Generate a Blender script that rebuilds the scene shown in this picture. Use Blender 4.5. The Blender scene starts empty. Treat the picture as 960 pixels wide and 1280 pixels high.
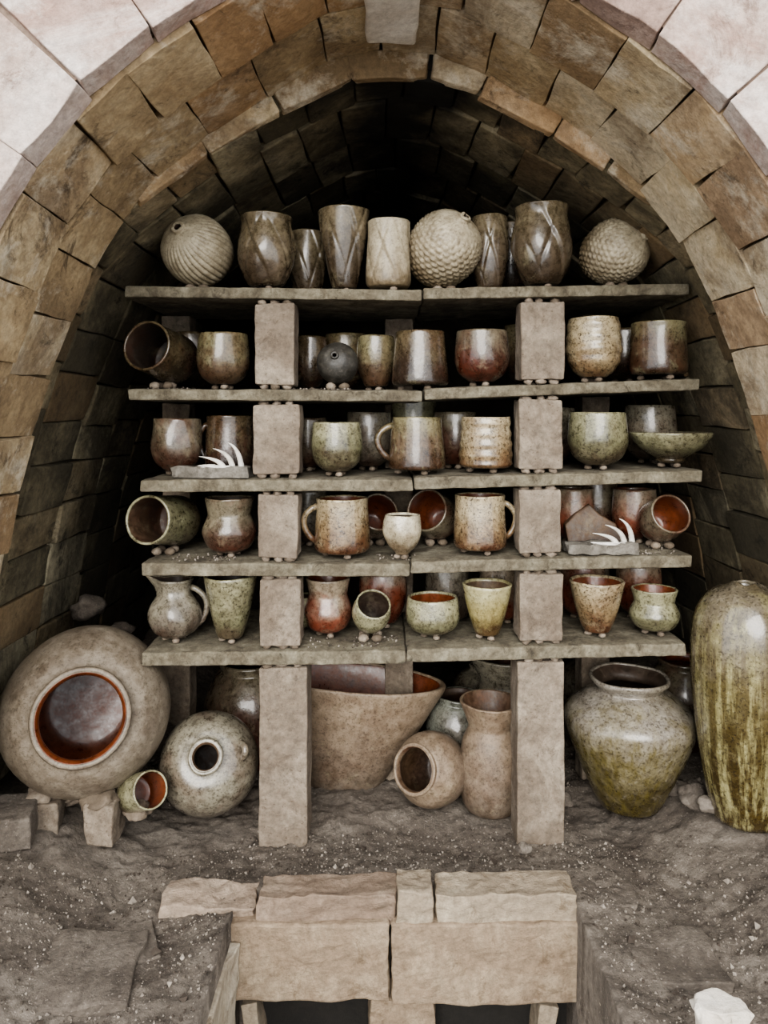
import bpy, bmesh, math, random, bisect
from mathutils import Vector, Matrix, noise, Quaternion, Euler
random.seed(7)
F=924.0; S=1.4784; EYE=0.864; CX=0.022
def P(px,py,d): return Vector(((px-480)*d/F, d-S, EYE-(py-520)*d/F))
def Y(d): return d-S
def lin(h):
    h=h.lstrip('#'); o=[]
    for i in (0,2,4):
        c=int(h[i:i+2],16)/255
        o.append(c/12.92 if c<=.04045 else ((c+.055)/1.055)**2.4)
    return (*o,1)
scn=bpy.context.scene
# ---------------------------------------------------------------- materials
class N:
    def __init__(s,name):
        s.m=bpy.data.materials.new(name); s.m.use_nodes=True
        s.t=s.m.node_tree; s.t.nodes.clear()
        s.out=s.n('ShaderNodeOutputMaterial'); s.b=s.n('ShaderNodeBsdfPrincipled')
        s.l(s.b.outputs[0],s.out.inputs[0])
    def n(s,t,**k):
        x=s.t.nodes.new(t)
        for a,v in k.items(): setattr(x,a,v)
        return x
    def l(s,a,b): s.t.links.new(a,b)
    def noise(s,vec,scale,detail=6,rough=.6,dist=0):
        x=s.n('ShaderNodeTexNoise'); x.inputs['Scale'].default_value=scale
        x.inputs['Detail'].default_value=detail; x.inputs['Roughness'].default_value=rough
        x.inputs['Distortion'].default_value=dist
        s.l(vec,x.inputs['Vector']); return x.outputs['Fac']
    def ramp(s,fac,stops):
        x=s.n('ShaderNodeValToRGB'); cr=x.color_ramp
        while len(cr.elements)<len(stops): cr.elements.new(.5)
        for e,(p,c) in zip(cr.elements,stops):
            e.position=p; e.color=c if len(c)==4 else (*c,1)
        s.l(fac,x.inputs[0]); return x.outputs[0]
    def mix(s,fac,a,b,mode='MIX'):
        x=s.n('ShaderNodeMix',data_type='RGBA',blend_type=mode)
        for v,i in ((fac,0),(a,6),(b,7)):
            if hasattr(v,'is_linked'): s.l(v,x.inputs[i])
            else: x.inputs[i].default_value=v
        return x.outputs[2]
    def math(s,op,a,b=0,clamp=False):
        x=s.n('ShaderNodeMath',operation=op,use_clamp=clamp)
        for v,i in ((a,0),(b,1)):
            if hasattr(v,'is_linked'): s.l(v,x.inputs[i])
            else: x.inputs[i].default_value=v
        return x.outputs[0]
    def bump(s,h,strength,dist,prev=None):
        x=s.n('ShaderNodeBump'); x.inputs['Strength'].default_value=strength
        x.inputs['Distance'].default_value=dist; s.l(h,x.inputs['Height'])
        if prev: s.l(prev,x.inputs['Normal'])
        return x.outputs[0]
W1=(1,1,1,1); K0=(0,0,0,1)
def rough_mat(name,cols,stain='#3a3128',stain_amt=.6,rough=.9,scale=7,island=True,speck=None,bump=.6,islandamt=.5,soot_shade=False,fine_lo=.45,pale=None,stain2=None,warm=None):
    q=N(name); co=q.n('ShaderNodeTexCoord').outputs['Object']
    f=q.noise(co,scale,9,.7,.4)
    if island:
        g=q.n('ShaderNodeNewGeometry').outputs['Random Per Island']
        f=q.math('ADD',f,q.math('MULTIPLY',q.math('SUBTRACT',g,.5),islandamt))
    n=len(cols)
    c=q.ramp(f,[(.3+.4*i/(n-1),lin(x)) for i,x in enumerate(cols)])
    if warm:
        wv=q.math('FRACT',q.math('MULTIPLY',g,7.3))
        c=q.mix(q.ramp(wv,[(.55,K0),(.9,(.6,)*3)]),c,lin(warm))
    st=q.noise(co,scale*.6,10,.75,1.2)
    if island: st=q.math('ADD',st,q.math('MULTIPLY',q.math('SUBTRACT',g,.5),.2))
    c=q.mix(q.ramp(st,[(.5,K0),(.64,(stain_amt,)*3)]),c,lin(stain))
    if stain2:
        s2=q.noise(co,scale*1.9,9,.8,.6)
        c=q.mix(q.ramp(s2,[(.55,K0),(.65,(.8,)*3)]),c,lin(stain2))
    if pale:
        s3=q.noise(co,scale*1.3,9,.75,.3)
        c=q.mix(q.ramp(s3,[(.34,(.8,)*3),(.48,K0)]),c,lin(pale))
    fine=q.noise(co,75,8,.75)
    c=q.mix(.7,c,q.ramp(fine,[(.32,(fine_lo,)*3),(.62,W1)]),'MULTIPLY')
    if speck:
        v=q.noise(co,170,3,.6)
        c=q.mix(q.ramp(v,[(.62,K0),(.68,(.7,.7,.7))]),c,lin(speck))
    if soot_shade:
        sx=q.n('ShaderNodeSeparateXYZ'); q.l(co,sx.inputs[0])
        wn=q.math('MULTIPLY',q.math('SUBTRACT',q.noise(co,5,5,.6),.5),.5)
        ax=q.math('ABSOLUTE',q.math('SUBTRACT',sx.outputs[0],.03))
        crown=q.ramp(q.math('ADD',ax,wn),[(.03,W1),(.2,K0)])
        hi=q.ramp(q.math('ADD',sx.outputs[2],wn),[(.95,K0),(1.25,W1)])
        far_shade=q.ramp(q.math('ADD',sx.outputs[1],wn),[(.2,K0),(.85,W1)])  # interior darkness painted in with depth; only the crown streak is sooty
        m=q.math('MAXIMUM',q.math('MULTIPLY',crown,hi),q.math('MULTIPLY',far_shade,.85))
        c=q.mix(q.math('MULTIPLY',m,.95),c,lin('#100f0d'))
    q.l(c,q.b.inputs['Base Color']); q.b.inputs['Roughness'].default_value=rough
    b=q.bump(q.noise(co,14,8,.7),bump,.010)
    b=q.bump(q.noise(co,100,6,.75),bump,.0035,b)
    q.l(b,q.b.inputs['Normal'])
    return q.m
M_arch=rough_mat('tan_firebrick',['#8e7a5e','#b09a78','#cab795','#ded0b4'],'#6a5440',.6,pale='#e4dac6',stain2='#46392c',scale=5.5,bump=.7,islandamt=.5,warm='#b08860')
M_face=rough_mat('pale_firebrick',['#9c8478','#b8a498','#cabab0','#d8ccc4'],'#96705e',.65,islandamt=.3,pale='#e0d8d0',stain2='#7e685c',bump=.8,scale=6)
M_fmort=rough_mat('pale_mortar',['#7c6a5c','#9a887a'],'#5a4a3e',.5,island=False)
M_vault=rough_mat('sooty_shaded_firebrick',['#57503f','#7a7059','#9a8f74','#b2a78c'],'#39342a',.7,soot_shade=True,bump=.7,stain2='#2a271f',warm='#8a7050')
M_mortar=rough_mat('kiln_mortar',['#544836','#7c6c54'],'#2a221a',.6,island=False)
M_vmort=rough_mat('vault_mortar',['#3c372d','#5c5444'],'#24211b',.6,island=False,soot_shade=True)
M_keys=rough_mat('keystone_brick',['#cfc6b8','#e8e1d6','#f4f0e8'],'#b0a292',.4,bump=.7,fine_lo=.6)
M_shelf=rough_mat('ash_crusted_shelf',['#4a4337','#686050','#837c6a','#9a9482'],'#483d2e',.6,scale=18,islandamt=0,bump=.8,fine_lo=.3,stain2='#373026')
M_post=rough_mat('fireclay_post',['#73675a','#908475','#a89c8c'],'#625345',.5,scale=10,islandamt=0,speck='#524436',bump=.7,stain2='#5e5246',fine_lo=.35)
M_wad=rough_mat('clay_wad_material',['#685c4e','#85786a','#9e9282'],'#5a4636',.4,scale=30,bump=.5)
M_tray=rough_mat('tray_clay',['#6c675e','#8a857c','#a8a399'],'#565046',.5,scale=30,bump=.9,stain2='#524b42')
M_dirt=rough_mat('ashy_dirt',['#4f463e','#685f56','#7c7369','#90877c'],'#443a32',.6,scale=5,island=False,bump=1.0,speck='#968c82',stain2='#443b34',fine_lo=.3)
M_ledge=rough_mat('ledge_brick',['#8e7c68','#ae9e87','#c4b69e'],'#846e58',.5,scale=9,bump=.9,stain2='#72604c')
M_ledgeW=rough_mat('whitened_brick',['#988a77','#b9ad98','#d0c6b4'],'#7e6d5a',.5,scale=9,bump=.9,stain2='#74634f')
M_ledgeP=rough_mat('pink_brick',['#857363','#9f8e7d','#b3a493'],'#766252',.5,scale=9,bump=.9,stain2='#7c6e5e')
M_gravel=rough_mat('gravel_mixed',['#453c34','#625a50','#7c7368','#9c9388'],'#5a4e44',.3,scale=4,islandamt=1.0,bump=.2)
M_white=rough_mat('white_bone_clay',['#cfc8bc','#e6e2da','#f2f0ea'],'#a59c8c',.3,scale=30,bump=.2)
M_void_shade=rough_mat('void_shade_black',['#14120f','#1e1b17','#2a2620'],'#0e0c0a',.5,bump=.5)  # near-black colour painting the shade of the void below the lintel

def pot_mat(name,top,mid,bot,spk='#221a13',spk_amt=.65,rough=.27,drip=0,dripcol='#8a7a3a',ash='#a0987e',ash_amt=.3,blush='#4e2c1c',blush_amt=.5,lo=.2,bmp=1,coat=None,driplim=(.5,.85)):
    q=N(name); tc=q.n('ShaderNodeTexCoord'); co=tc.outputs['Object']
    rnd=q.n('ShaderNodeObjectInfo').outputs['Random']
    ad=q.n('ShaderNodeVectorMath',operation='ADD'); q.l(co,ad.inputs[0])
    cmb=q.n('ShaderNodeCombineXYZ'); q.l(q.math('MULTIPLY',rnd,13),cmb.inputs[0]); q.l(cmb.outputs[0],ad.inputs[1])
    v=ad.outputs[0]
    sp=q.n('ShaderNodeSeparateXYZ'); q.l(tc.outputs['Generated'],sp.inputs[0]); z=sp.outputs[2]
    big=q.noise(v,16,7,.65,.6)
    zz=q.math('ADD',z,q.math('MULTIPLY',q.math('SUBTRACT',big,.5),1.1))
    zz=q.math('ADD',zz,q.math('MULTIPLY',q.math('SUBTRACT',rnd,.5),.3))
    c=q.ramp(zz,[(.12,lin(bot)),(.42,lin(mid)),(.85,lin(top))])
    bl=q.noise(v,10,5,.6,.3)
    if blush_amt: c=q.mix(q.ramp(bl,[(.5,K0),(.64,(blush_amt,)*3)]),c,lin(blush))
    al=q.noise(v,26,8,.75,.5)
    if ash_amt: c=q.mix(q.ramp(al,[(.54,K0),(.64,(ash_amt,)*3)]),c,lin(ash))
    if drip:
        mp=q.n('ShaderNodeMapping'); mp.inputs['Scale'].default_value=(1,1,.05); q.l(v,mp.inputs[0])
        dn=q.noise(mp.outputs[0],70,5,.65)
        lim=q.ramp(zz,[(driplim[0],W1),(driplim[1],K0)])
        dm=q.math('MULTIPLY',q.ramp(dn,[(.46,K0),(.6,W1)]),lim)
        c=q.mix(q.math('MULTIPLY',dm,drip),c,lin(dripcol))
    s1=q.noise(v,190,5,.7)
    c=q.mix(q.ramp(s1,[(.52,K0),(.62,(spk_amt,)*3)]),c,lin(spk))
    s2=q.noise(v,50,8,.75)
    c=q.mix(.8,c,q.ramp(s2,[(.34,(lo*1.1,lo,lo*.9)),(.62,W1)]),'MULTIPLY')
    q.l(c,q.b.inputs['Base Color'])
    rr=q.ramp(s2,[(.35,(rough-.1,)*3),(.65,(rough+.22,)*3)])
    q.l(rr,q.b.inputs['Roughness'])
    if coat is None: coat=.6 if rough<.4 else 0
    if coat:
        q.b.inputs['Coat Weight'].default_value=coat; q.b.inputs['Coat Roughness'].default_value=.12
    b=q.bump(q.noise(v,150,5,.65),.35*bmp,.0018)
    b=q.bump(q.noise(v,24,4,.55),.3*bmp,.007,b)
    q.l(b,q.b.inputs['Normal'])
    return q.m
PM={
 'brown':pot_mat('brown_ash_glaze','#878062','#625240','#443022',ash='#9c9a7c',ash_amt=.4),
 'dark': pot_mat('dark_iron_glaze','#605440','#41352b','#2c201a',rough=.2,ash='#747056',ash_amt=.35),
 'black':pot_mat('charcoal_clay','#3a3833','#2c2a26','#22201c',rough=.5,spk='#55504a',ash_amt=.1,blush_amt=0),
 'tan':  pot_mat('speckled_tan_glaze','#b2a486','#877356','#563826',spk='#2c1d13',spk_amt=.85,ash='#beb496',blush='#64442c'),
 'olive':pot_mat('olive_ash_glaze','#9d9a7c','#747258','#504636',blush_amt=.35,spk_amt=.75,blush='#483a28'),
 'grey': pot_mat('grey_ash_glaze','#8a8474','#696156','#4a3d34',ash='#9e9a8a',blush_amt=.4),
 'red':  pot_mat('iron_red_flash','#958774','#764432','#54281c',spk_amt=.45,blush='#6a3020',blush_amt=.8),
 'redgrey':pot_mat('red_grey_flash','#78705e','#523d32','#4a261a',spk_amt=.5,blush='#58281a',blush_amt=.6),
 'cream':pot_mat('cream_ash_glaze','#cac2aa','#aaa088','#7a6c58',blush_amt=.25,blush='#74624a',ash='#ddd6c4',lo=.35,spk_amt=.5),
 'shell':pot_mat('pale_carved_clay','#c2b8a0','#a89d86','#766852',rough=.42,spk_amt=.35,blush_amt=.3,blush='#746850',ash='#d0c8b4',lo=.35,bmp=.6),
 'carve':pot_mat('carved_brown_clay','#837760','#645747','#44382b',rough=.24,spk_amt=.45,blush='#3c3224',ash='#9c957a',ash_amt=.35,bmp=.6),
 'yellow':pot_mat('yellow_ash_glaze','#b2ac86','#9c9162','#503e28',blush_amt=.2,blush='#5a4c2a',ash='#c2bc96',lo=.35,spk_amt=.45),
 'bigvase':pot_mat('ash_shoulder_glaze','#8e887e','#7e765a','#40381e',drip=.7,dripcol='#605628',ash='#a29b8c',ash_amt=.35,blush='#62583a',blush_amt=.3,rough=.26,lo=.35),
 'tall':pot_mat('dripping_ash_glaze','#7c7464','#625838','#44381c',drip=.7,dripcol='#aaa478',driplim=(.62,.85),rough=.14,ash='#857e60',ash_amt=.3,blush='#55461e',blush_amt=.4,lo=.35,bmp=.6,coat=.8),
 'bigjar':pot_mat('grey_jar_clay','#847a6c','#8c8172','#766b5c',rough=.42,spk_amt=.4,ash='#a89e8c',ash_amt=.4,blush='#62564a',blush_amt=.55,lo=.4,drip=.35,dripcol='#5c5440'),
 'basin':pot_mat('basin_clay','#8c7c69','#776859','#655a4e',rough=.5,spk_amt=.45,ash_amt=.25,blush='#665242',blush_amt=.5,lo=.4),
 'bluegrey':pot_mat('bluegrey_glaze','#77796f','#5e6058','#48443a',blush_amt=.35,ash='#8c8e84'),
 'ired': pot_mat('inner_red','#743e24','#7c4226','#6e3a22',rough=.34,coat=.25,spk_amt=.4,ash='#6e543e',ash_amt=.3,blush='#3c1c0e',blush_amt=.6,lo=.3,bmp=.4),
 'idark':pot_mat('inner_dark','#463a30','#382c24','#281f19',rough=.5,spk_amt=.3,ash_amt=.15),
 'ibrown':pot_mat('inner_brown','#665240','#56422f','#443226',rough=.5,spk_amt=.3,ash_amt=.2),
}
# ---------------------------------------------------------------- helpers
def finish(name,bm,mats,smooth=False,loc=None,rot=None,bevel=None,segs=2):
    me=bpy.data.meshes.new(name); bm.normal_update()
    bmesh.ops.recalc_face_normals(bm,faces=bm.faces[:])
    bm.to_mesh(me); bm.free()
    for m in mats: me.materials.append(m)
    if smooth:
        for p in me.polygons: p.use_smooth=True
    o=bpy.data.objects.new(name,me); scn.collection.objects.link(o)
    if loc is not None: o.location=loc
    if rot is not None: o.rotation_mode='QUATERNION'; o.rotation_quaternion=rot
    if bevel:
        b=o.modifiers.new('bevel','BEVEL'); b.width=bevel; b.segments=segs; b.limit_method='ANGLE'; b.angle_limit=math.radians(40)
    return o
def hexa(bm,c,mi=0):
    v=[bm.verts.new(p) for p in c]
    for f in ((0,3,2,1),(4,5,6,7),(0,1,5,4),(1,2,6,5),(2,3,7,6),(3,0,4,7)):
        bm.faces.new([v[i] for i in f]).material_index=mi
def box(bm,x0,x1,y0,y1,z0,z1,j=0,mi=0):
    r=lambda:random.uniform(-j,j)
    c=[(x0,y0,z0),(x1,y0,z0),(x1,y1,z0),(x0,y1,z0),(x0,y0,z1),(x1,y0,z1),(x1,y1,z1),(x0,y1,z1)]
    hexa(bm,[(a+r(),b+r(),d+r()) for a,b,d in c],mi)
def blob(bm,c,rx,ry,rz,mi=0,sub=2,jit=.12):
    r=bmesh.ops.create_icosphere(bm,subdivisions=sub,radius=1)
    o=Vector((random.random()*50,0,0))
    for v in r['verts']:
        k=1+jit*noise.noise(v.co*1.6+o)*2
        v.co=Vector((v.co.x*rx*k,v.co.y*ry*k,v.co.z*rz*k))+Vector(c)
    for f in {f for v in r['verts'] for f in v.link_faces}: f.material_index=mi
def cr(pts,n):
    out=[]; L=len(pts)
    for i in range(L-1):
        p0=pts[max(i-1,0)];p1=pts[i];p2=pts[i+1];p3=pts[min(i+2,L-1)]
        for k in range(n):
            t=k/n
            out.append(tuple(.5*(2*b+(c-a)*t+(2*a-5*b+4*c-d)*t*t+(3*b-a-3*c+d)*t**3) for a,b,c,d in zip(p0,p1,p2,p3)))
    out.append(tuple(pts[-1])); return out
def tube(bm,pts,rad,segs=8,mi=0,flat=1.0):
    rings=[]; n=len(pts)
    pts=[Vector(p) for p in pts]; up=None
    for i,p in enumerate(pts):
        t=(pts[min(i+1,n-1)]-pts[max(i-1,0)]).normalized()
        if up is None: up=t.orthogonal().normalized()
        up=(up-t*up.dot(t)).normalized(); b=t.cross(up)
        r=rad[i] if isinstance(rad,(list,tuple)) else rad
        rings.append([bm.verts.new(p+(up*math.cos(a)+b*math.sin(a)*flat)*r) for a in [2*math.pi*k/segs for k in range(segs)]])
    for a,b in zip(rings,rings[1:]):
        for k in range(segs):
            bm.faces.new((a[k],a[(k+1)%segs],b[(k+1)%segs],b[k])).material_index=mi
    bm.faces.new(rings[0][::-1]).material_index=mi; bm.faces.new(rings[-1]).material_index=mi
# ---------------------------------------------------------------- pots
PROF={
 'round':[(.42,0),(.5,.02),(.82,.16),(.99,.42),(.97,.72),(.92,1)],
 'cyl':[(.8,0),(.93,.03),(1,.14),(.97,.5),(.93,.85),(.94,1)],
 'wide':[(.9,0),(1,.05),(.99,.25),(.93,.6),(.86,1)],
 'taper':[(.42,0),(.5,.04),(.68,.3),(.86,.65),(1,1)],
 'vase':[(.5,0),(.6,.04),(.82,.25),(.95,.5),(.97,.75),(.9,1)],
 'vasetop':[(.52,0),(.66,.05),(.9,.25),(1,.45),(.97,.65),(.86,.88),(.9,1)],
 'flare':[(.55,0),(.72,.1),(.78,.35),(.74,.55),(.84,.8),(1,1)],
 'bulge':[(.5,0),(.78,.08),(.98,.28),(1,.42),(.86,.6),(.8,.7),(.86,.86),(.92,1)],
 'bowl':[(.3,0),(.36,.08),(.36,.16),(.75,.5),(.95,.85),(1,1)],
 'tulip':[(.35,0),(.42,.05),(.72,.22),(.97,.5),(1,.72),(.9,1)],
 'pitch':[(.5,0),(.8,.1),(1,.32),(.93,.52),(.66,.72),(.6,.84),(.68,1)],
 'ball':[(.35,0),(.6,.06),(.9,.25),(1,.5),(.9,.75),(.6,.92),(.27,.985),(.2,1),(.2,1.04)],
 'egg':[(.3,0),(.55,.05),(.86,.22),(1,.48),(.93,.7),(.68,.88),(.3,.975),(.16,1),(.17,1.03)],
 'jarbig':[(.3,0),(.62,.06),(.9,.25),(1,.5),(.95,.72),(.75,.9),(.56,.965),(.52,1),(.55,1.03)],
 'jarhole':[(.35,0),(.6,.06),(.9,.25),(1,.5),(.92,.74),(.64,.93),(.36,.98),(.31,1.0),(.34,1.04)],
 'jarshort':[(.45,0),(.7,.05),(.92,.25),(1,.5),(.95,.72),(.72,.9),(.64,.94),(.68,1)],
 'bigvase':[(.45,0),(.58,.12),(.78,.34),(.95,.55),(1,.66),(.95,.75),(.66,.865),(.53,.895),(.5,.92),(.6,.975),(.61,1)],
 'tall':[(.6,0),(.74,.12),(.88,.32),(.97,.52),(1,.7),(.93,.86),(.7,.955),(.36,.995),(.3,1)],
 'neck':[(.8,0),(.95,.1),(1,.35),(.93,.6),(.74,.74),(.74,.8),(.95,.96),(1,1)],
 'basin':[(.34,0),(.5,.25),(.68,.5),(.84,.75),(.98,.95),(1,1)],
}
def m_spiral(th,t):
    s=abs(math.sin(18*th+8*t)); return 1.015-.06*(1-s)**1.6*min(1,5*(1-t)+.1)
def m_leaf(th,t):
    r=0
    u=(3*th/(2*math.pi)+.6*t+.1)%1
    r+=.10*(1-u)*min(1,u/.05)-.05
    r-=.035*math.exp(-((u-.5)/.03)**2)
    w=(3*th/(2*math.pi)-.5*t+.3)%1
    r-=.05*math.exp(-((w-.5)/.04)**2)
    return 1+r*math.sin(math.pi*min(1,max(0,t*.94+.03)))**.4
def m_scale(th,t):
    R=16; row=math.floor(t*R); f=t*R-row
    s=abs(math.sin(13*th+row*math.pi/2))
    return 1+.085*(s**.7)*(.15+.85*f)*min(1,4*(1-t)+.1)
def m_rings(th,t): return 1+.022*math.sin(t*30)
def m_facet(th,t): return 1+.03*math.sin(5*th+6*t)
MODS={'spiral':(m_spiral,324,12),'leaf':(m_leaf,140,12),'scale':(m_scale,234,16),'rings':(m_rings,48,8),'facet':(m_facet,48,5)}
def make_pot(name,prof,w,h,mat,inner='idark',mod=None,th=None,wads=0,wadh=.012,handle=None,spout=False,center=False,yscale=1,rot=None,loc=(0,0,0),spin=None,lug=False):
    R=w/2; th=th or max(.0035,.05*w)
    fn,segs,sub=MODS.get(mod,(None,56,5))
    pr=cr(PROF[prof],sub)
    outer=[(r*R,z*h) for r,z in pr]
    n=len(outer); inner_pts=[]
    for i in range(n-1,-1,-1):
        a=outer[max(i-1,0)]; b=outer[min(i+1,n-1)]
        tx,tz=b[0]-a[0],b[1]-a[1]; L=math.hypot(tx,tz) or 1
        nx,nz=tz/L,-tx/L
        r=outer[i][0]-nx*th; z=outer[i][1]-nz*th
        if i==n-1: r=outer[i][0]-th; z=outer[i][1]
        if z>th*1.3 and r>0.001: inner_pts.append((r,z))
    rl,zl=inner_pts[-1]
    inner_pts+=[(rl*.7,zl-.15*th),(rl*.3,zl-.25*th)]
    top=outer[-1]
    lip=[(top[0]-th*.25,top[1]+th*.3),(top[0]-th*.75,top[1]+th*.3)]
    bm=bmesh.new(); seed=Vector((random.random()*90,random.random()*90,0))
    allp=[(r,z,0) for r,z in outer]+[(r,z,0) for r,z in lip]+[(r,z,0 if k<2 else 1) for k,(r,z) in enumerate(inner_pts)]
    wob=.028; no=len(outer); rings=[]
    ph=random.random()*6 if spin is None else spin
    for k,(r,z,mi) in enumerate(allp):
        ring=[]
        for j in range(segs):
            a=2*math.pi*j/segs
            q=1+wob*noise.noise(Vector((math.cos(a),math.sin(a),z/h*1.5))+seed)
            if fn and k<no: q*=fn((a+ph)%(2*math.pi),min(1,z/h))
            dz=.012*h*noise.noise(Vector((math.cos(a)*1.2,math.sin(a)*1.2,5))+seed)*(z/h)
            ring.append(bm.verts.new((r*q*math.cos(a),r*q*math.sin(a)*yscale,z+dz)))
        rings.append((ring,mi))
    for (a,ma),(b,mb) in zip(rings,rings[1:]):
        for j in range(segs):
            bm.faces.new((a[j],a[(j+1)%segs],b[(j+1)%segs],b[j])).material_index=mb
    bm.faces.new(rings[0][0][::-1]).material_index=0
    bm.faces.new(rings[-1][0]).material_index=1
    if spout:
        for v in bm.verts:
            t=v.co.z/h
            if t>.72:
                a=math.atan2(v.co.y,v.co.x); dd=abs(abs(a)-math.pi)
                k=math.exp(-(dd/.4)**2)*(t-.72)/.28
                v.co.x-=k*R*.45; v.co.z+=k*h*.07
    if handle:
        ang,sz=handle
        def rad(t): return min(outer,key=lambda p:abs(p[1]-t*h))[0]
        t0,t1=.2,.86; pts=[]
        r0,r1=rad(t0)*.96,rad(t1)*.96
        for k in range(13):
            u=k/12; z=(t0+(t1-t0)*u)*h; base=r0+(r1-r0)*u
            e=base+math.sin(math.pi*u)**.7*R*.5*sz
            pts.append((e*math.cos(ang),e*math.sin(ang),z+.05*h*math.sin(math.pi*u)))
        tube(bm,pts,R*.115,8,0,1.0)
    if lug:
        for a in (.15,):
            pts=[]
            for i in range(9):
                u=i/8; rr=R*(.66+.10*math.sin(math.pi*u)); zz=h*(.86+.08*math.sin(math.pi*u))
                aa=a+.5*(u-.5); pts.append((rr*math.cos(aa),rr*math.sin(aa),zz))
            tube(bm,pts,R*.07,8,0)
    if wads:
        rb=outer[0][0]*.75
        for k in range(3):
            a=2*math.pi*k/3-math.pi/2+.35
            blob(bm,(rb*math.cos(a),rb*math.sin(a)*yscale,-wadh/2),.009,.009,wadh/2*1.1,2,1)
    if center:
        for v in bm.verts: v.co.z-=h/2
    return finish(name,bm,[PM[mat],PM[inner],M_wad],True,loc,rot)
U=.0016
SH=[
 ((155,527,356,361,15),(529,862,359,353,15)),
 ((160,527,485,487,15),(530,875,485,472,15)),
 ((176,516,599,598,16),(518,878,596,587,16)),
 ((177,513,703,704,17),(514.5,865,701,693,16)),
 ((176,507,815,812,18),(508.5,858,811,803,17)),
]
def shelf_z(lv,px):
    for x0,x1,a,b,t in SH[lv]:
        if x0-3<=px<=x1+3: return EYE+(520-(a+(b-a)*(px-x0)/(x1-x0)))*U
    return EYE+(520-SH[lv][0][2])*U
def slab(name,x0,x1,y0,y1,za,zb,th,mat,amp=.003):
    bm=bmesh.new(); nx,ny=60,14
    g={}
    for s_ in (0,1):
        for i in range(nx+1):
            for j in range(ny+1):
                u=i/nx; x=x0+(x1-x0)*u; y=y0+(y1-y0)*j/ny
                z=za+(zb-za)*u-(0 if s_ else th)
                nn=noise.noise(Vector((x*18,y*18,z*9+s_*5)))+.6*noise.noise(Vector((x*60,y*60,s_*5+z)))
                ed=(i in(0,nx))or(j in(0,ny))
                dx=noise.noise(Vector((y*30,z*30,x*3)))*amp*1.4 if i in(0,nx) else 0
                dy=(noise.noise(Vector((x*30,z*30,7)))+.7*noise.noise(Vector((x*90,z*60,7))))*amp*1.2 if j in(0,ny) else 0
                g[s_,i,j]=bm.verts.new((x+dx,y+dy,z+nn*amp*.5-(.002 if (s_ and ed) else 0)))
    for i in range(nx):
        for j in range(ny):
            bm.faces.new((g[1,i,j],g[1,i+1,j],g[1,i+1,j+1],g[1,i,j+1]))
            bm.faces.new((g[0,i,j],g[0,i,j+1],g[0,i+1,j+1],g[0,i+1,j]))
    for i in range(nx):
        for j in (0,ny): bm.faces.new((g[0,i,j],g[0,i+1,j],g[1,i+1,j],g[1,i,j]))
    for j in range(ny):
        for i in (0,nx): bm.faces.new((g[0,i,j],g[0,i,j+1],g[1,i,j+1],g[1,i,j]))
    return finish(name,bm,[mat],False,bevel=.003)
SD=.34
for lv in SH:
    for x0,x1,a,b,t in lv:
        slab('kiln_shelf',(x0-480)*U,(x1-480)*U,0,SD,EYE+(520-a)*U,EYE+(520-b)*U,t*U,M_shelf)
def post(x0,x1,y0,y1,z0,z1,name='kiln_post'):
    bm=bmesh.new()
    box(bm,x0,x1,y0,y1,z0,z1,.0015)
    bmesh.ops.subdivide_edges(bm,edges=bm.edges[:],cuts=9,use_grid_fill=True)
    for v in bm.verts:
        v.co+=noise.noise_vector(v.co*22)*.0024+noise.noise_vector(v.co*80)*.0016
    return finish(name,bm,[M_post],False,bevel=.003)
wb=bmesh.new()
def wadrow(x0,x1,y,z,h):
    for k in range(3):
        x=x0+(x1-x0)*(.2+.3*k)+random.uniform(-.004,.004)
        blob(wb,(x,y+random.uniform(-.004,.004),z),random.uniform(.008,.012),.011,h/2*1.1,0,2,.25)
def col(xs,side):
    for k,(x0,x1) in enumerate(xs):
        xm=(x0+x1)/2
        tb=shelf_z(k,xm)-SH[k][side][4]*U
        z1=tb-.008
        z0=(shelf_z(k+1,xm)+.008) if k<4 else -.03
        X0,X1=(x0-480)*U,(x1-480)*U
        post(X0,X1,.006,.075 if k<4 else .1,z0,z1)
        wadrow(X0,X1,.02,z1+.003,.014)
        if k<4: wadrow(X0,X1,.02,z0-.003,.014)
col([(318,368),(315,374),(322,372),(324,375),(323,383)],0)
col([(652,706),(650,704),(650,702),(650,705),(648,707)],1)
for xp in (205,500,760):
    for k in range(5):
        side=0 if xp<520 else 1
        z1=shelf_z(k,xp)-SH[k][side][4]*U
        z0=shelf_z(k+1,xp) if k<4 else -.03
        x=(xp-480)*U*1.12
        post(x-.033,x+.033,SD-.07,SD-.005,z0+.001,z1-.001)
finish('clay_wads',wb,[M_wad],True)

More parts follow.
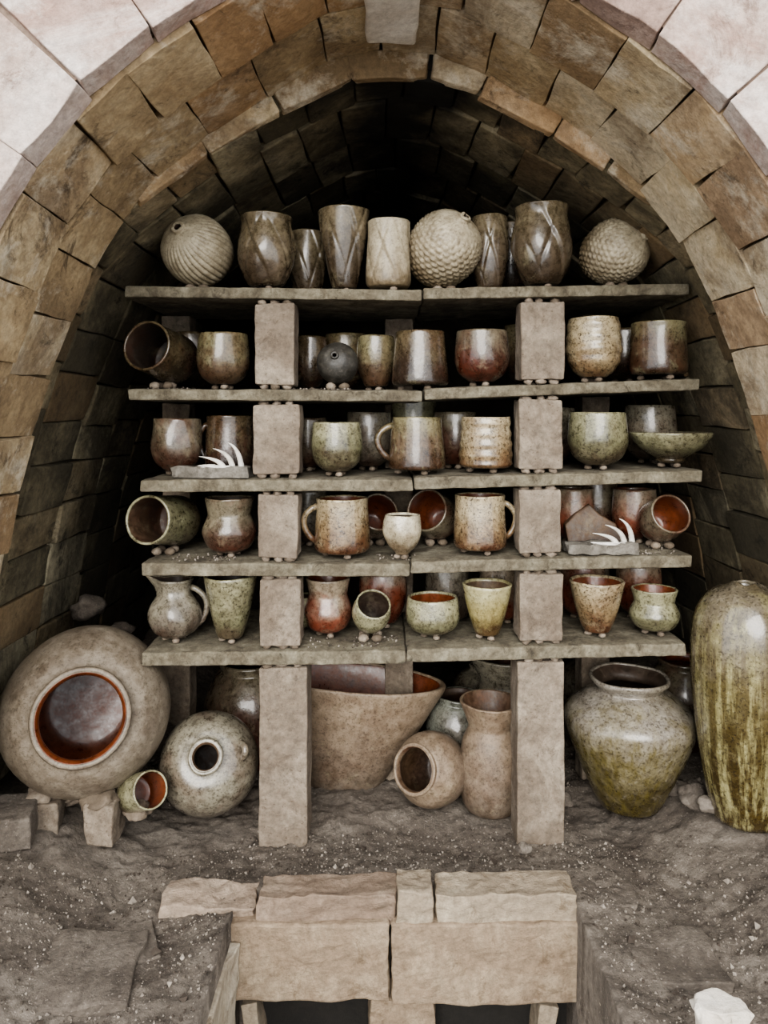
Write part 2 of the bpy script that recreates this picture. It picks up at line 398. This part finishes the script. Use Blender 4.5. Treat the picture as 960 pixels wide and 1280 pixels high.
def on(lv,name,prof,px,w,h,mat,dy=.075,inner='idark',wads=3,**k):
    d=S+dy; s=d/F; x=(px-480)*s
    z=shelf_z(lv,480+x/U); wh=k.pop('wadh',.011)
    return make_pot(name,prof,w*s,h*s,mat,inner,wads=wads,wadh=wh,loc=(x,Y(d),z+wh),**k)
def drop(o,z):
    bpy.context.view_layer.update()
    m=min((o.matrix_world@v.co).z for v in o.data.vertices); o.location.z+=z-m
EXC=[]
def lie(lv,name,prof,px,py,w,h,mat,face,dy=.09,inner='idark',z=None,wad=True,**k):
    """face=(right,up): lean of the mouth, the remainder of the axis points out of the kiln mouth"""
    d=S+dy; s=d/F; c=P(px,py,d)
    v=(Vector((0,-S,EYE))-c).normalized()
    r=v.cross(Vector((0,0,1))).normalized()*-1; u=v.cross(r)
    if u.z<0: u=-u
    ox,oy=face; a=(r*ox+u*oy+v*math.sqrt(max(0,1-ox*ox-oy*oy))).normalized()
    q=a.to_track_quat('Z','Y')
    o=make_pot(name,prof,w*s,h*s,mat,inner,center=True,loc=c,rot=q,**k)
    if z is None:
        z=shelf_z(lv,480+c.x/U)
        drop(o,z+(.012 if wad else .001))
        if wad:
            bm=bmesh.new()
            for dx in (-.014,.014):
                for dyy in (-.008,.02):
                    blob(bm,(c.x+dx,c.y+dyy,z+.008),.011,.011,.0085,0,2)
            finish('clay_wad',bm,[M_wad],True)
    else:
        EXC.append((c.x,c.y,w*s*.55))
        if z!='keep': drop(o,z)
    return o
# ---- level 0 (top)
lie(0,'carved_bottle','ball',247,308,86,86,'shell',(-.5,.58),dy=.08,mod='spiral')
on(0,'carved_vase','vasetop',333,72,86,'carve',mod='leaf',dy=.07,spin=1)
on(0,'carved_vase','vase',384,50,80,'carve',mod='leaf',dy=.2)
on(0,'carved_vase','taper',430,64,96,'carve',mod='leaf',dy=.08,spin=2)
on(0,'carved_vase','cyl',486,56,82,'shell',mod='leaf',dy=.065,spin=3)
lie(0,'textured_egg_vase','egg',555,306,86,98,'shell',(.5,.72),dy=.085,mod='scale')
on(0,'carved_vase','vase',612,50,90,'carve',mod='leaf',dy=.12)
on(0,'carved_vase','vasetop',677,74,96,'carve',mod='leaf',dy=.065,spin=.4)
lie(0,'textured_egg_vase','egg',769,313,76,86,'shell',(.78,.38),dy=.08,mod='scale')
on(0,'carved_vase','round',640,66,90,'dark',dy=.25,mod='leaf')
on(0,'round_bottle','ball',380,60,88,'dark',dy=.28)
# ---- level 1
lie(1,'tea_cup','cyl',203,437,66,74,'dark',(-.5,.25),dy=.08)
on(1,'mug','round',279,66,62,'brown',dy=.07,handle=(math.pi*.6,.7))
on(1,'tea_cup','round',388,44,62,'dark',dy=.2)
lie(1,'round_bottle','ball',422,452,52,48,'black',(-.15,.4),dy=.07)
on(1,'tea_cup','round',432,56,66,'brown',dy=.24)
on(1,'tea_cup','vase',470,50,62,'brown',dy=.15)
on(1,'mug','wide',525,70,66,'dark',dy=.07,handle=(math.pi*.35,.8))
on(1,'tea_cup','round',602,68,62,'redgrey',dy=.07)
on(1,'tea_cup','round',660,66,70,'brown',dy=.22)
on(1,'yunomi_cup','round',742,68,72,'tan',dy=.06,mod='rings')
on(1,'tumbler','cyl',823,70,64,'brown',dy=.06)
on(1,'tea_cup','round',780,66,60,'dark',dy=.2)
on(1,'tea_cup','round',240,66,66,'dark',dy=.24)
# ---- level 2
on(2,'tea_cup','round',221,62,64,'redgrey',dy=.09,mod='facet')
on(2,'mug','cyl',288,62,66,'dark',dy=.12,handle=(math.pi*1.05,.6))
on(2,'tea_cup','round',421,64,60,'olive',dy=.06)
on(2,'tea_cup','round',385,50,60,'redgrey',dy=.2)
on(2,'tea_cup','round',462,60,66,'grey',dy=.22)
on(2,'mug','wide',521,70,64,'brown',dy=.065,handle=(math.pi*1.02,1.0),inner='ibrown')
on(2,'mug','round',569,56,64,'redgrey',dy=.19,handle=(math.pi*.75,.8))
on(2,'mug','cyl',607,66,62,'tan',dy=.06,mod='rings')
on(2,'tea_cup','cyl',517,60,82,'olive',dy=.26)
on(2,'tea_cup','round',747,74,64,'olive',dy=.065)
on(2,'shallow_bowl','bowl',838,100,36,'olive',dy=.075)
on(2,'tea_cup','round',812,64,66,'grey',dy=.2)
on(2,'tea_cup','round',690,60,66,'grey',dy=.2)
# ---- level 3
lie(3,'tea_cup','cyl',206,655,64,76,'olive',(-.52,.02),dy=.085,inner='ibrown')
on(3,'tea_cup','bulge',287,66,66,'redgrey',dy=.07)
on(3,'mug','cyl',428,70,66,'tan',dy=.07,handle=(math.pi*1.02,.9),inner='ired')
lie(3,'tea_cup','round',468,638,52,56,'redgrey',(.2,.3),dy=.2,inner='ired')
lie(3,'tea_cup','round',545,642,58,58,'redgrey',(-.4,.25),dy=.17,inner='ired')
on(3,'small_cup','tulip',503,48,48,'cream',dy=.045,mod='facet')
on(3,'mug','cyl',600,66,66,'tan',dy=.065,handle=(-.02,.85),inner='ired')
on(3,'tea_cup','round',716,54,62,'red',dy=.16,inner='ired')
on(3,'tea_cup','round',793,56,60,'red',dy=.15,inner='ired')
on(3,'tea_cup','round',745,54,66,'redgrey',dy=.24)
lie(3,'tea_cup','round',826,663,54,56,'redgrey',(.42,.3),dy=.07,inner='ired')
on(3,'tea_cup','round',385,50,64,'grey',dy=.2)
# ---- level 4
on(4,'pitcher','pitch',219,66,70,'grey',dy=.075,spout=True,handle=(.1,.9),mod='facet')
on(4,'tumbler','taper',288,66,76,'olive',dy=.065)
on(4,'tea_cup','bulge',410,60,66,'red',dy=.1,inner='ired')
on(4,'tea_cup','vase',479,62,62,'red',dy=.17,inner='ired')
lie(4,'small_bottle','tulip',463,772,48,50,'olive',(.15,.55),dy=.06)
on(4,'tea_bowl','round',541,68,44,'olive',dy=.07,inner='ired')
on(4,'tumbler','cyl',560,56,72,'grey',dy=.2,mod='facet')
on(4,'tumbler','taper',609,62,62,'yellow',dy=.055,inner='ibrown')
on(4,'mug','cyl',626,56,66,'red',dy=.19,inner='ired')
on(4,'tea_cup','taper',746,68,62,'tan',dy=.06,inner='ired')
on(4,'tea_cup','round',727,60,62,'red',dy=.19,inner='ired')
on(4,'tea_cup','round',798,56,62,'red',dy=.18,inner='ired')
on(4,'small_cup','bulge',818,60,50,'olive',dy=.06,inner='ired')
on(4,'tea_cup','round',372,44,40,'olive',dy=.12)
# ---- claws on trays
def claw_tray(lv,px,w):
    d=S+.035; s=d/F; x=(px-480)*s; z=shelf_z(lv,px)
    e=bpy.data.objects.new('claw_tray',None); scn.collection.objects.link(e); e.location=(x,Y(d),z)
    bm=bmesh.new(); box(bm,-w*s/2,w*s/2,-.026,.026,.001,.023,.003)
    bmesh.ops.subdivide_edges(bm,edges=bm.edges[:],cuts=9,use_grid_fill=True)
    for v in bm.verts:
        v.co+=noise.noise_vector((v.co+Vector((px,0,0)))*50)*.006; v.co.z=max(.001,v.co.z)
    o=finish('tray',bm,[M_tray],True); o.parent=e
    bm=bmesh.new()
    for k,(tx,tz) in enumerate(((-.050,.026),(-.040,.042),(-.027,.054))):
        r0=Vector((.026+.017*k,-.014+.004*k,.018)); tip=r0+Vector((tx,-.004,tz)); c1=r0+Vector((-.002,-.008,tz*.8))
        pts=[(r0*(1-u)**2+c1*2*u*(1-u)+tip*u*u) for u in [i/12 for i in range(13)]]
        tube(bm,pts,[.0062*(1-.93*(i/12)**1.6) for i in range(13)],8)
    o=finish('claws',bm,[M_white],True); o.parent=e
    bm=bmesh.new(); blob(bm,(.008,-.020,.023),.034,.006,.004,0,3,.3)
    o=finish('claw_base',bm,[M_white],True); o.parent=e
claw_tray(2,266,94)
claw_tray(3,752,88)
bm=bmesh.new(); d=S+.085
pts=[(708,662),(722,648),(741,636),(752,648),(772,660),(784,690),(712,690)]
f=[P(a,b,d) for a,b in pts]; zb=shelf_z(3,750)+.001
lo=min(p.z for p in f)
vs=[bm.verts.new((p.x,p.y+(p.z-lo)*.25,p.z-lo+zb)) for p in f]; vb=[bm.verts.new((v.co.x,v.co.y+.02,v.co.z)) for v in vs]
bm.faces.new(vs[::-1]); bm.faces.new(vb)
for i in range(len(vs)):
    j=(i+1)%len(vs); bm.faces.new((vs[i],vs[j],vb[j],vb[i]))
finish('pottery_shard',bm,[PM['ibrown']],False,bevel=.003)

# ---------------------------------------------------------------- ground pots
def gz(x,d):
    ax=abs(x-.01)
    t=max(0,min(1,(ax-.46)/(.27))); m=.085*t*t*(3-2*t)
    z=m+.016*noise.noise(Vector((x*4,d*4,1)))+.007*noise.noise(Vector((x*16,d*16,3)))+.006*noise.noise(Vector((x*45,d*45,3)))+.004*noise.noise(Vector((x*110,d*110,3)))
    z+=max(0,d-1.65)*.05
    if d<1.48: z+=.038*max(0,min(1,(1.48-d)/.12))*max(0,1-abs(x-.03)/.5)
    if -.255<x<.33 and d<1.325: z=-.35
    return z
lie(0,'large_round_jar','jarbig',108,886,200,172,'bigjar',(-.06,-.09),dy=.04,z='keep',inner='ired',th=.012)
lie(0,'lugged_round_jar','jarhole',262,948,122,112,'grey',(-.08,.12),dy=.1,z=.018,inner='ibrown',th=.009,lug=True)
lie(0,'small_cup','cyl',177,990,48,50,'olive',(.42,.04),dy=-.03,z='keep',inner='ired')
def stand(name,prof,px,pyb,w,h,mat,d,**k):
    s=d/F; c=P(px,pyb,d); EXC.append((c.x,c.y,w*s*.5))
    return make_pot(name,prof,w*s,h*s,mat,loc=c,**k)
stand('oval_basin','basin',428,990,236,144,'basin',1.74,yscale=.45,inner='ired',th=.014,rot=Euler((.02,.09,0)).to_quaternion())
lie(0,'tilted_jar','jarshort',540,954,88,86,'basin',(-.5,-.03),dy=.14,z=.012,inner='ibrown',th=.008)
stand('necked_vase','neck',613,1008,76,132,'basin',1.61,inner='ibrown')
stand('round_jar','jarshort',573,965,82,96,'bluegrey',1.76,inner='idark')
stand('round_jar','neck',634,958,96,140,'grey',1.86,inner='ired')
stand('round_jar','jarhole',600,945,80,110,'grey',1.98,inner='ired')
stand('wide_shouldered_vase','bigvase',786,1003,160,158,'bigvase',1.60,inner='idark',th=.008)
stand('tall_jar','tall',932,1020,128,290,'tall',1.45)
stand('round_jar','jarshort',856,935,96,110,'redgrey',1.78,inner='ired')
stand('storage_jar','tall',735,955,70,130,'grey',1.95)
stand('storage_jar','jarshort',315,975,120,150,'redgrey',1.9,inner='ired')
def brk(px,py0,py1,wpx,d,dep=.1,name='support_brick',mat=M_post,rz=0):
    bm=bmesh.new(); s=d/F; x=(px-480)*s
    z1=EYE-(py0-520)*s; z0=EYE-(py1-520)*s
    box(bm,-wpx*s/2,wpx*s/2,0,dep,z0,z1,.004)
    bmesh.ops.subdivide_edges(bm,edges=bm.edges[:],cuts=7,use_grid_fill=True)
    for v in bm.verts: v.co+=noise.noise_vector((v.co+Vector((px,0,0)))*18)*.006+noise.noise_vector((v.co+Vector((px,0,0)))*60)*.002
    o=finish(name,bm,[mat],False,bevel=.004); o.location=(x,Y(d),0); o.rotation_euler=(0,0,rz); return o
brk(50,1006,1060,44,1.42,rz=.2); brk(122,1010,1060,38,1.40,dep=.08); brk(5,1026,1070,60,1.34,rz=.3,mat=M_dirt)
bm=bmesh.new()
for px,py,d,r in ((50,994,1.45,20),(125,1000,1.43,20),(172,1012,1.45,16),(90,994,1.5,16)):
    c=P(px,py,d); s=d/F; blob(bm,c,r*s,r*s*.9,r*s*.55,0,3,.3)
finish('support_wads',bm,[M_wad],True)
# ---------------------------------------------------------------- ground
bm=bmesh.new(); nx,ny=320,400; X0,X1,D0,D1=-1.1,1.1,.35,3.3
vv=[[bm.verts.new((X0+(X1-X0)*i/nx,Y(D0+(D1-D0)*(j/ny)**1.3),0)) for i in range(nx+1)] for j in range(ny+1)]
for r in vv:
    for v in r: v.co.z=gz(v.co.x,v.co.y+S)
for j in range(ny):
    for i in range(nx): bm.faces.new((vv[j][i],vv[j][i+1],vv[j+1][i+1],vv[j+1][i]))
floor=finish('floor',bm,[M_dirt],True)
bm=bmesh.new(); box(bm,-4,4,Y(-5),Y(.36),-.42,-.4); finish('ground_outside',bm,[M_dirt])
OCT=((1,0,0),(-1,0,0),(0,1,0),(0,-1,0),(0,0,1),(0,0,-1)); OF=((0,2,4),(2,1,4),(1,3,4),(3,0,4),(2,0,5),(1,2,5),(3,1,5),(0,3,5))
def stone(bm,c,r):
    q=Quaternion((random.random(),random.random(),random.random(),random.random())).normalized()
    vs=[bm.verts.new(Vector(c)+q@Vector(p)*r*random.uniform(.6,1.3)) for p in OCT]
    for a,b,e in OF: bm.faces.new((vs[a],vs[b],vs[e]))
bm=bmesh.new()
for k in range(22000):
    x=random.uniform(-.75,.8); dd=.9+random.random()*1.0
    if -.27<x<.345 and dd<1.34: continue
    if any((x-a)**2+(Y(dd)-b)**2<c*c for a,b,c in EXC): continue
    r=random.choice([.001,.001,.0015,.0015,.002,.002,.003])*random.uniform(.7,1.2)
    if random.random()<.012: r*=3
    stone(bm,(x,Y(dd),gz(x,dd)+r*.2),r)
g1=finish('gravel',bm,[M_gravel]); g1.parent=floor
bm=bmesh.new()
for lv,xa,xb,cnt in ((1,360,440,90),(3,210,290,90),(3,720,850,90),(4,440,500,80),(3,470,520,30),(1,180,240,20),(4,380,440,20)):
    for k in range(cnt):
        px=random.uniform(xa,xb); x=(px-480)*U; r=random.uniform(.0012,.003)
        stone(bm,(x,random.uniform(.012,.09),shelf_z(lv,px)+r*.5),r)
finish('shelf_debris',bm,[M_gravel])
def blk(name,pxa,pxb,z0,z1,d0,d1,mat,j=.003,amp=.004,rz=0,ry=0):
    bm=bmesh.new(); s=d0/F; xa,xb=(pxa-480)*s,(pxb-480)*s; xm=(xa+xb)/2; zm=(z0+z1)/2
    box(bm,xa-xm,xb-xm,0,d1-d0,z0-zm,z1-zm,j)
    bmesh.ops.subdivide_edges(bm,edges=bm.edges[:],cuts=14,use_grid_fill=True)
    o_=Vector((pxa,0,0))
    for v in bm.verts:
        v.co+=noise.noise_vector((v.co+o_)*16)*amp+noise.noise_vector((v.co+o_)*60)*amp*.5
    o=finish(name,bm,[mat],False,bevel=.004); o.location=(xm,Y(d0),zm); o.rotation_euler=(0,ry,rz); return o
blk('ledge_brick',322,494,-.012,.040,1.268,1.328,M_ledgeP,amp=.007)
blk('ledge_brick',497,541,-.010,.048,1.262,1.33,M_ledgeW,amp=.006)
blk('ledge_brick',546,720,-.012,.046,1.264,1.33,M_ledgeW,amp=.007)
blk('ledge_brick',200,318,-.03,.022,1.275,1.34,M_ledgeP,rz=.05,amp=.009,ry=.03)
blk('ledge_brick',724,800,-.03,.020,1.275,1.34,M_dirt,rz=-.08,amp=.009)
blk('lintel_slab',272,487,-.136,-.002,1.257,1.34,M_ledge,amp=.005)
blk('lintel_slab',490,730,-.136,-.002,1.257,1.34,M_ledge,amp=.005)
blk('firebox_post',462,545,-.36,-.140,1.268,1.318,M_ledge)
blk('firebox_brick',312,332,-.36,-.142,1.262,1.315,M_ledgeW,ry=-.15,amp=.003)
blk('firebox_brick',664,686,-.36,-.142,1.262,1.315,M_ledgeW,ry=.15,amp=.003)
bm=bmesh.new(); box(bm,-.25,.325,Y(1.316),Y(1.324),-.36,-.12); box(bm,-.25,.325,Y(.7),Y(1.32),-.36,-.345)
finish('firebox_shade_plates',bm,[M_void_shade])  # black plates added so the gap under the lintel reads as dark
def jamb(pa,pb):
    bm=bmesh.new(); xa,xb=(pa-480)*1.2/F,(pb-480)*1.2/F
    box(bm,xa,xb,Y(.98),Y(1.255),-.36,-.03,.004)
    bmesh.ops.subdivide_edges(bm,edges=bm.edges[:],cuts=10,use_grid_fill=True)
    for v in bm.verts: v.co+=noise.noise_vector(v.co*16)*.008+noise.noise_vector(v.co*50)*.003
    finish('firebox_jamb',bm,[M_ledgeW],False,bevel=.005)
jamb(246,286); jamb(736,776)
bm=bmesh.new(); c=P(900,1265,.985); blob(bm,c,.036,.03,.024,0,3,.25)
for v in bm.verts: v.co.z=min(v.co.z,c.z+.014)
finish('white_rock',bm,[M_keys],False,bevel=.003)
bm=bmesh.new()
for px,py,d,r in ((868,996,1.52,20),(845,985,1.6,16),(205,925,1.72,26),(885,1005,1.46,13),(700,1000,1.66,14),(655,1060,1.42,9),(110,760,1.8,20),(150,790,1.8,16)):
    c=P(px,py,d); s=d/F; blob(bm,c,r*s,r*s*.9,r*s*.7,0,3,.22)
finish('rubble_stones',bm,[M_dirt],True)
for px,d,w,dep,rz in ((80,1.06,150,.16,.12),(175,1.16,60,.1,.5),(860,1.1,110,.12,-.1)):
    x=(px-480)*d/F; bm=bmesh.new(); box(bm,-w*d/F/2,w*d/F/2,0,dep,-.03,.008,.004)
    bmesh.ops.subdivide_edges(bm,edges=bm.edges[:],cuts=10,use_grid_fill=True)
    for v in bm.verts: v.co+=noise.noise_vector((v.co+Vector((px,0,0)))*16)*.009
    o=finish('buried_brick',bm,[M_dirt],False,bevel=.005); o.location=(x,Y(d),gz(x,d+.05)); o.rotation_euler=(.02,.02,rz)

# ---------------------------------------------------------------- kiln arch
kB=1.36/F
hB=[(0,455),(60,448),(112,424),(205,368),(290,300),(367,200),(405,110),(437,20),(465,-70),(490,-200),(505,-330),(515,-460),(515,-700)]
hI=[(0,428),(58,421),(106,400),(197,350),(288,292),(385,205),(430,112),(465,20),(492,-70),(525,-200),(545,-330),(560,-460),(560,-700)]
def fullprof(h):
    a=cr(h,12); a=[(x*kB,EYE+z*kB) for x,z in a]
    return [(CX-x,z) for x,z in a[::-1]]+[(CX+x,z) for x,z in a[1:]]
class Prof:
    def __init__(s,h):
        s.p=[Vector(q) for q in fullprof(h)]; s.L=[0]
        for a,b in zip(s.p,s.p[1:]): s.L.append(s.L[-1]+(b-a).length)
        s.T=s.L[-1]
    def at(s,l):
        l=max(0,min(s.T,l))
        i=min(len(s.p)-2,max(0,bisect.bisect_right(s.L,l)-1))
        t=(l-s.L[i])/max(1e-9,s.L[i+1]-s.L[i]); return s.p[i].lerp(s.p[i+1],t)
    def nrm(s,l):
        a=s.at(l-.02); b=s.at(l+.02); t=(b-a).normalized(); return Vector((-t.y,t.x))
PB=Prof(hB); PI=Prof(hI)
def ring(bms,prof,d0,d1,off0,off1,size,jit,joff=.004,start=0,sel=lambda l:0,gap=.002,jd=.002,cuts=3,amp=.005):
    l=start*size-size
    while l<prof.T:
        s=size*random.uniform(1-jit,1+jit); a,b=l+gap,l+s-gap; l+=s
        if b<=0.01 or a>=prof.T-.01: continue
        a=max(a,0); b=min(b,prof.T)
        o0=off0+random.uniform(-joff,joff)
        big=bms[sel((a+b)/2)]; bm=bmesh.new()
        dd0=d0+random.uniform(-jd,jd)+.001; dd1=d1+random.uniform(-jd,jd)-.001
        q=[]; sk=random.uniform(-.004,.004)
        for dd,sg in ((dd0,1),(dd1,-1)):
            for ll,oo in ((a+sk*sg,o0),(b+sk*sg,o0),(b+sk*sg,off1),(a+sk*sg,off1)):
                pt=prof.at(ll)+prof.nrm(ll)*(oo+random.uniform(-.002,.002))
                q.append((pt.x,Y(dd),pt.y))
        v=[bm.verts.new(p) for p in q]
        for f in ((0,1,2,3),(4,7,6,5),(0,4,5,1),(1,5,6,2),(2,6,7,3),(3,7,4,0)): bm.faces.new([v[i] for i in f])
        if cuts:
            bmesh.ops.subdivide_edges(bm,edges=bm.edges[:],cuts=cuts,use_grid_fill=True)
            o_=Vector((random.random()*9,0,0))
            for v in bm.verts: v.co+=noise.noise_vector((v.co+o_)*14)*amp+noise.noise_vector((v.co+o_)*50)*amp*.35
        me=bpy.data.meshes.new('t'); bm.to_mesh(me); bm.free(); big.from_mesh(me); bpy.data.meshes.remove(me)
def shell(bm,prof,d0,d1,off):
    n=80; A=[];B=[]
    for i in range(n+1):
        l=prof.T*i/n; p=prof.at(l)+prof.nrm(l)*off
        A.append(bm.verts.new((p.x,Y(d0),p.y))); B.append(bm.verts.new((p.x,Y(d1),p.y)))
    for i in range(n): bm.faces.new((A[i],A[i+1],B[i+1],B[i])).material_index=1
bm=bmesh.new()
ring([bm],PB,1.034,1.20,0,.09,.112,.14,start=.2,amp=.0032,gap=.0012,cuts=5,joff=.004)
ring([bm],PB,1.20,1.36,.001,.09,.112,.14,start=.28,amp=.0032,gap=.0012,cuts=5,joff=.004)
shell(bm,PB,1.03,1.362,.0155)
shell(bm,PB,1.03,3.35,.22)  # unseen outer cover, added to stop sky light leaking in round the arch
finish('wall_arch',bm,[M_arch,M_mortar],False,bevel=.003)
bm=bmesh.new()
ring([bm],PB,.99,1.034,.004,.17,.125,.1,start=.5,joff=.004,gap=.0015,amp=.004)
ring([bm],PB,.987,1.034,.173,.36,.15,.1,start=.1,joff=.002,gap=.0015,amp=.004)
ring([bm],PB,.99,1.034,.363,.6,.18,.1,start=.1,joff=.002,gap=.0015,amp=.004)
n=90
for dpl in (1.03,1.0):
    A=[];B=[]
    for i in range(n+1):
        l=PB.T*i/n; p=PB.at(l)+PB.nrm(l)*.018; c=Vector((CX,.3)); q=c+(p-c).normalized()*3.2
        A.append(bm.verts.new((p.x,Y(dpl),p.y))); B.append(bm.verts.new((q.x,Y(dpl),q.y)))
    for i in range(n): bm.faces.new((A[i],A[i+1],B[i+1],B[i])).material_index=1
finish('wall_front',bm,[M_face,M_fmort],False,bevel=.004)
bm=bmesh.new()
c=PB.at(PB.T/2)
hexa(bm,[(CX-.052,Y(1.0),c.y-.026),(CX+.034,Y(1.0),c.y-.026),(CX+.034,Y(1.30),c.y-.018),(CX-.052,Y(1.30),c.y-.018),
 (CX-.06,Y(1.0),c.y+.16),(CX+.05,Y(1.0),c.y+.16),(CX+.05,Y(1.30),c.y+.16),(CX-.06,Y(1.30),c.y+.16)])
bmesh.ops.subdivide_edges(bm,edges=bm.edges[:],cuts=8,use_grid_fill=True)
for v in bm.verts: v.co+=noise.noise_vector(v.co*16)*.006
finish('keystone',bm,[M_keys],False,bevel=.005)
bl,bc,br=bmesh.new(),bmesh.new(),bmesh.new()
T=PI.T
sel=lambda l:0 if l<T*.33 else (1 if l<T*.67 else 2)
dd=1.362; k=0
while dd<3.2:
    L=.11 if k==0 else .2
    ring([bl,bc,br],PI,dd,dd+L,.0,.07,.098,.12,start=random.random(),sel=sel,joff=.004,gap=.0015,cuts=2,amp=.004)
    dd+=L; k+=1
shell(bc,PI,1.36,3.3,.014)
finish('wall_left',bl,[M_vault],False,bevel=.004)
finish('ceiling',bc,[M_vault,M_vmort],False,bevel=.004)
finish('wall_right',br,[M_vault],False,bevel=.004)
bm=bmesh.new()
ring([bm],PI,1.352,1.375,-.003,.05,.13,.25,joff=.004)
finish('trim_1',bm,[M_arch],False,bevel=.003)
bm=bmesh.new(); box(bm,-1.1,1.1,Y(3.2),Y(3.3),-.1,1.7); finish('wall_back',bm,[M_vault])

# ---------------------------------------------------------------- light & camera
w=bpy.data.worlds.new('overcast_sky'); scn.world=w; w.use_nodes=True
bg=w.node_tree.nodes['Background']; bg.inputs[0].default_value=(.97,.985,1,1); bg.inputs[1].default_value=2.75
sun=bpy.data.lights.new('soft_sun','SUN'); sun.energy=4.3; sun.angle=math.radians(40); sun.color=(1,.965,.91)
so=bpy.data.objects.new('soft_sun',sun); scn.collection.objects.link(so)
so.rotation_euler=Vector((.1,.9,-.38)).to_track_quat('-Z','Y').to_euler()
try: scn.view_settings.look='AgX - Medium High Contrast'
except Exception as e: print('look',e)
cam=bpy.data.cameras.new('camera'); co=bpy.data.objects.new('camera',cam); scn.collection.objects.link(co)
co.location=(0,-S,EYE); co.rotation_euler=(math.pi/2,0,0)
cam.sensor_fit='VERTICAL'; cam.sensor_height=24; cam.sensor_width=18; cam.lens=F/1280*24; cam.shift_y=-120/1280; cam.clip_start=.02
scn.camera=co
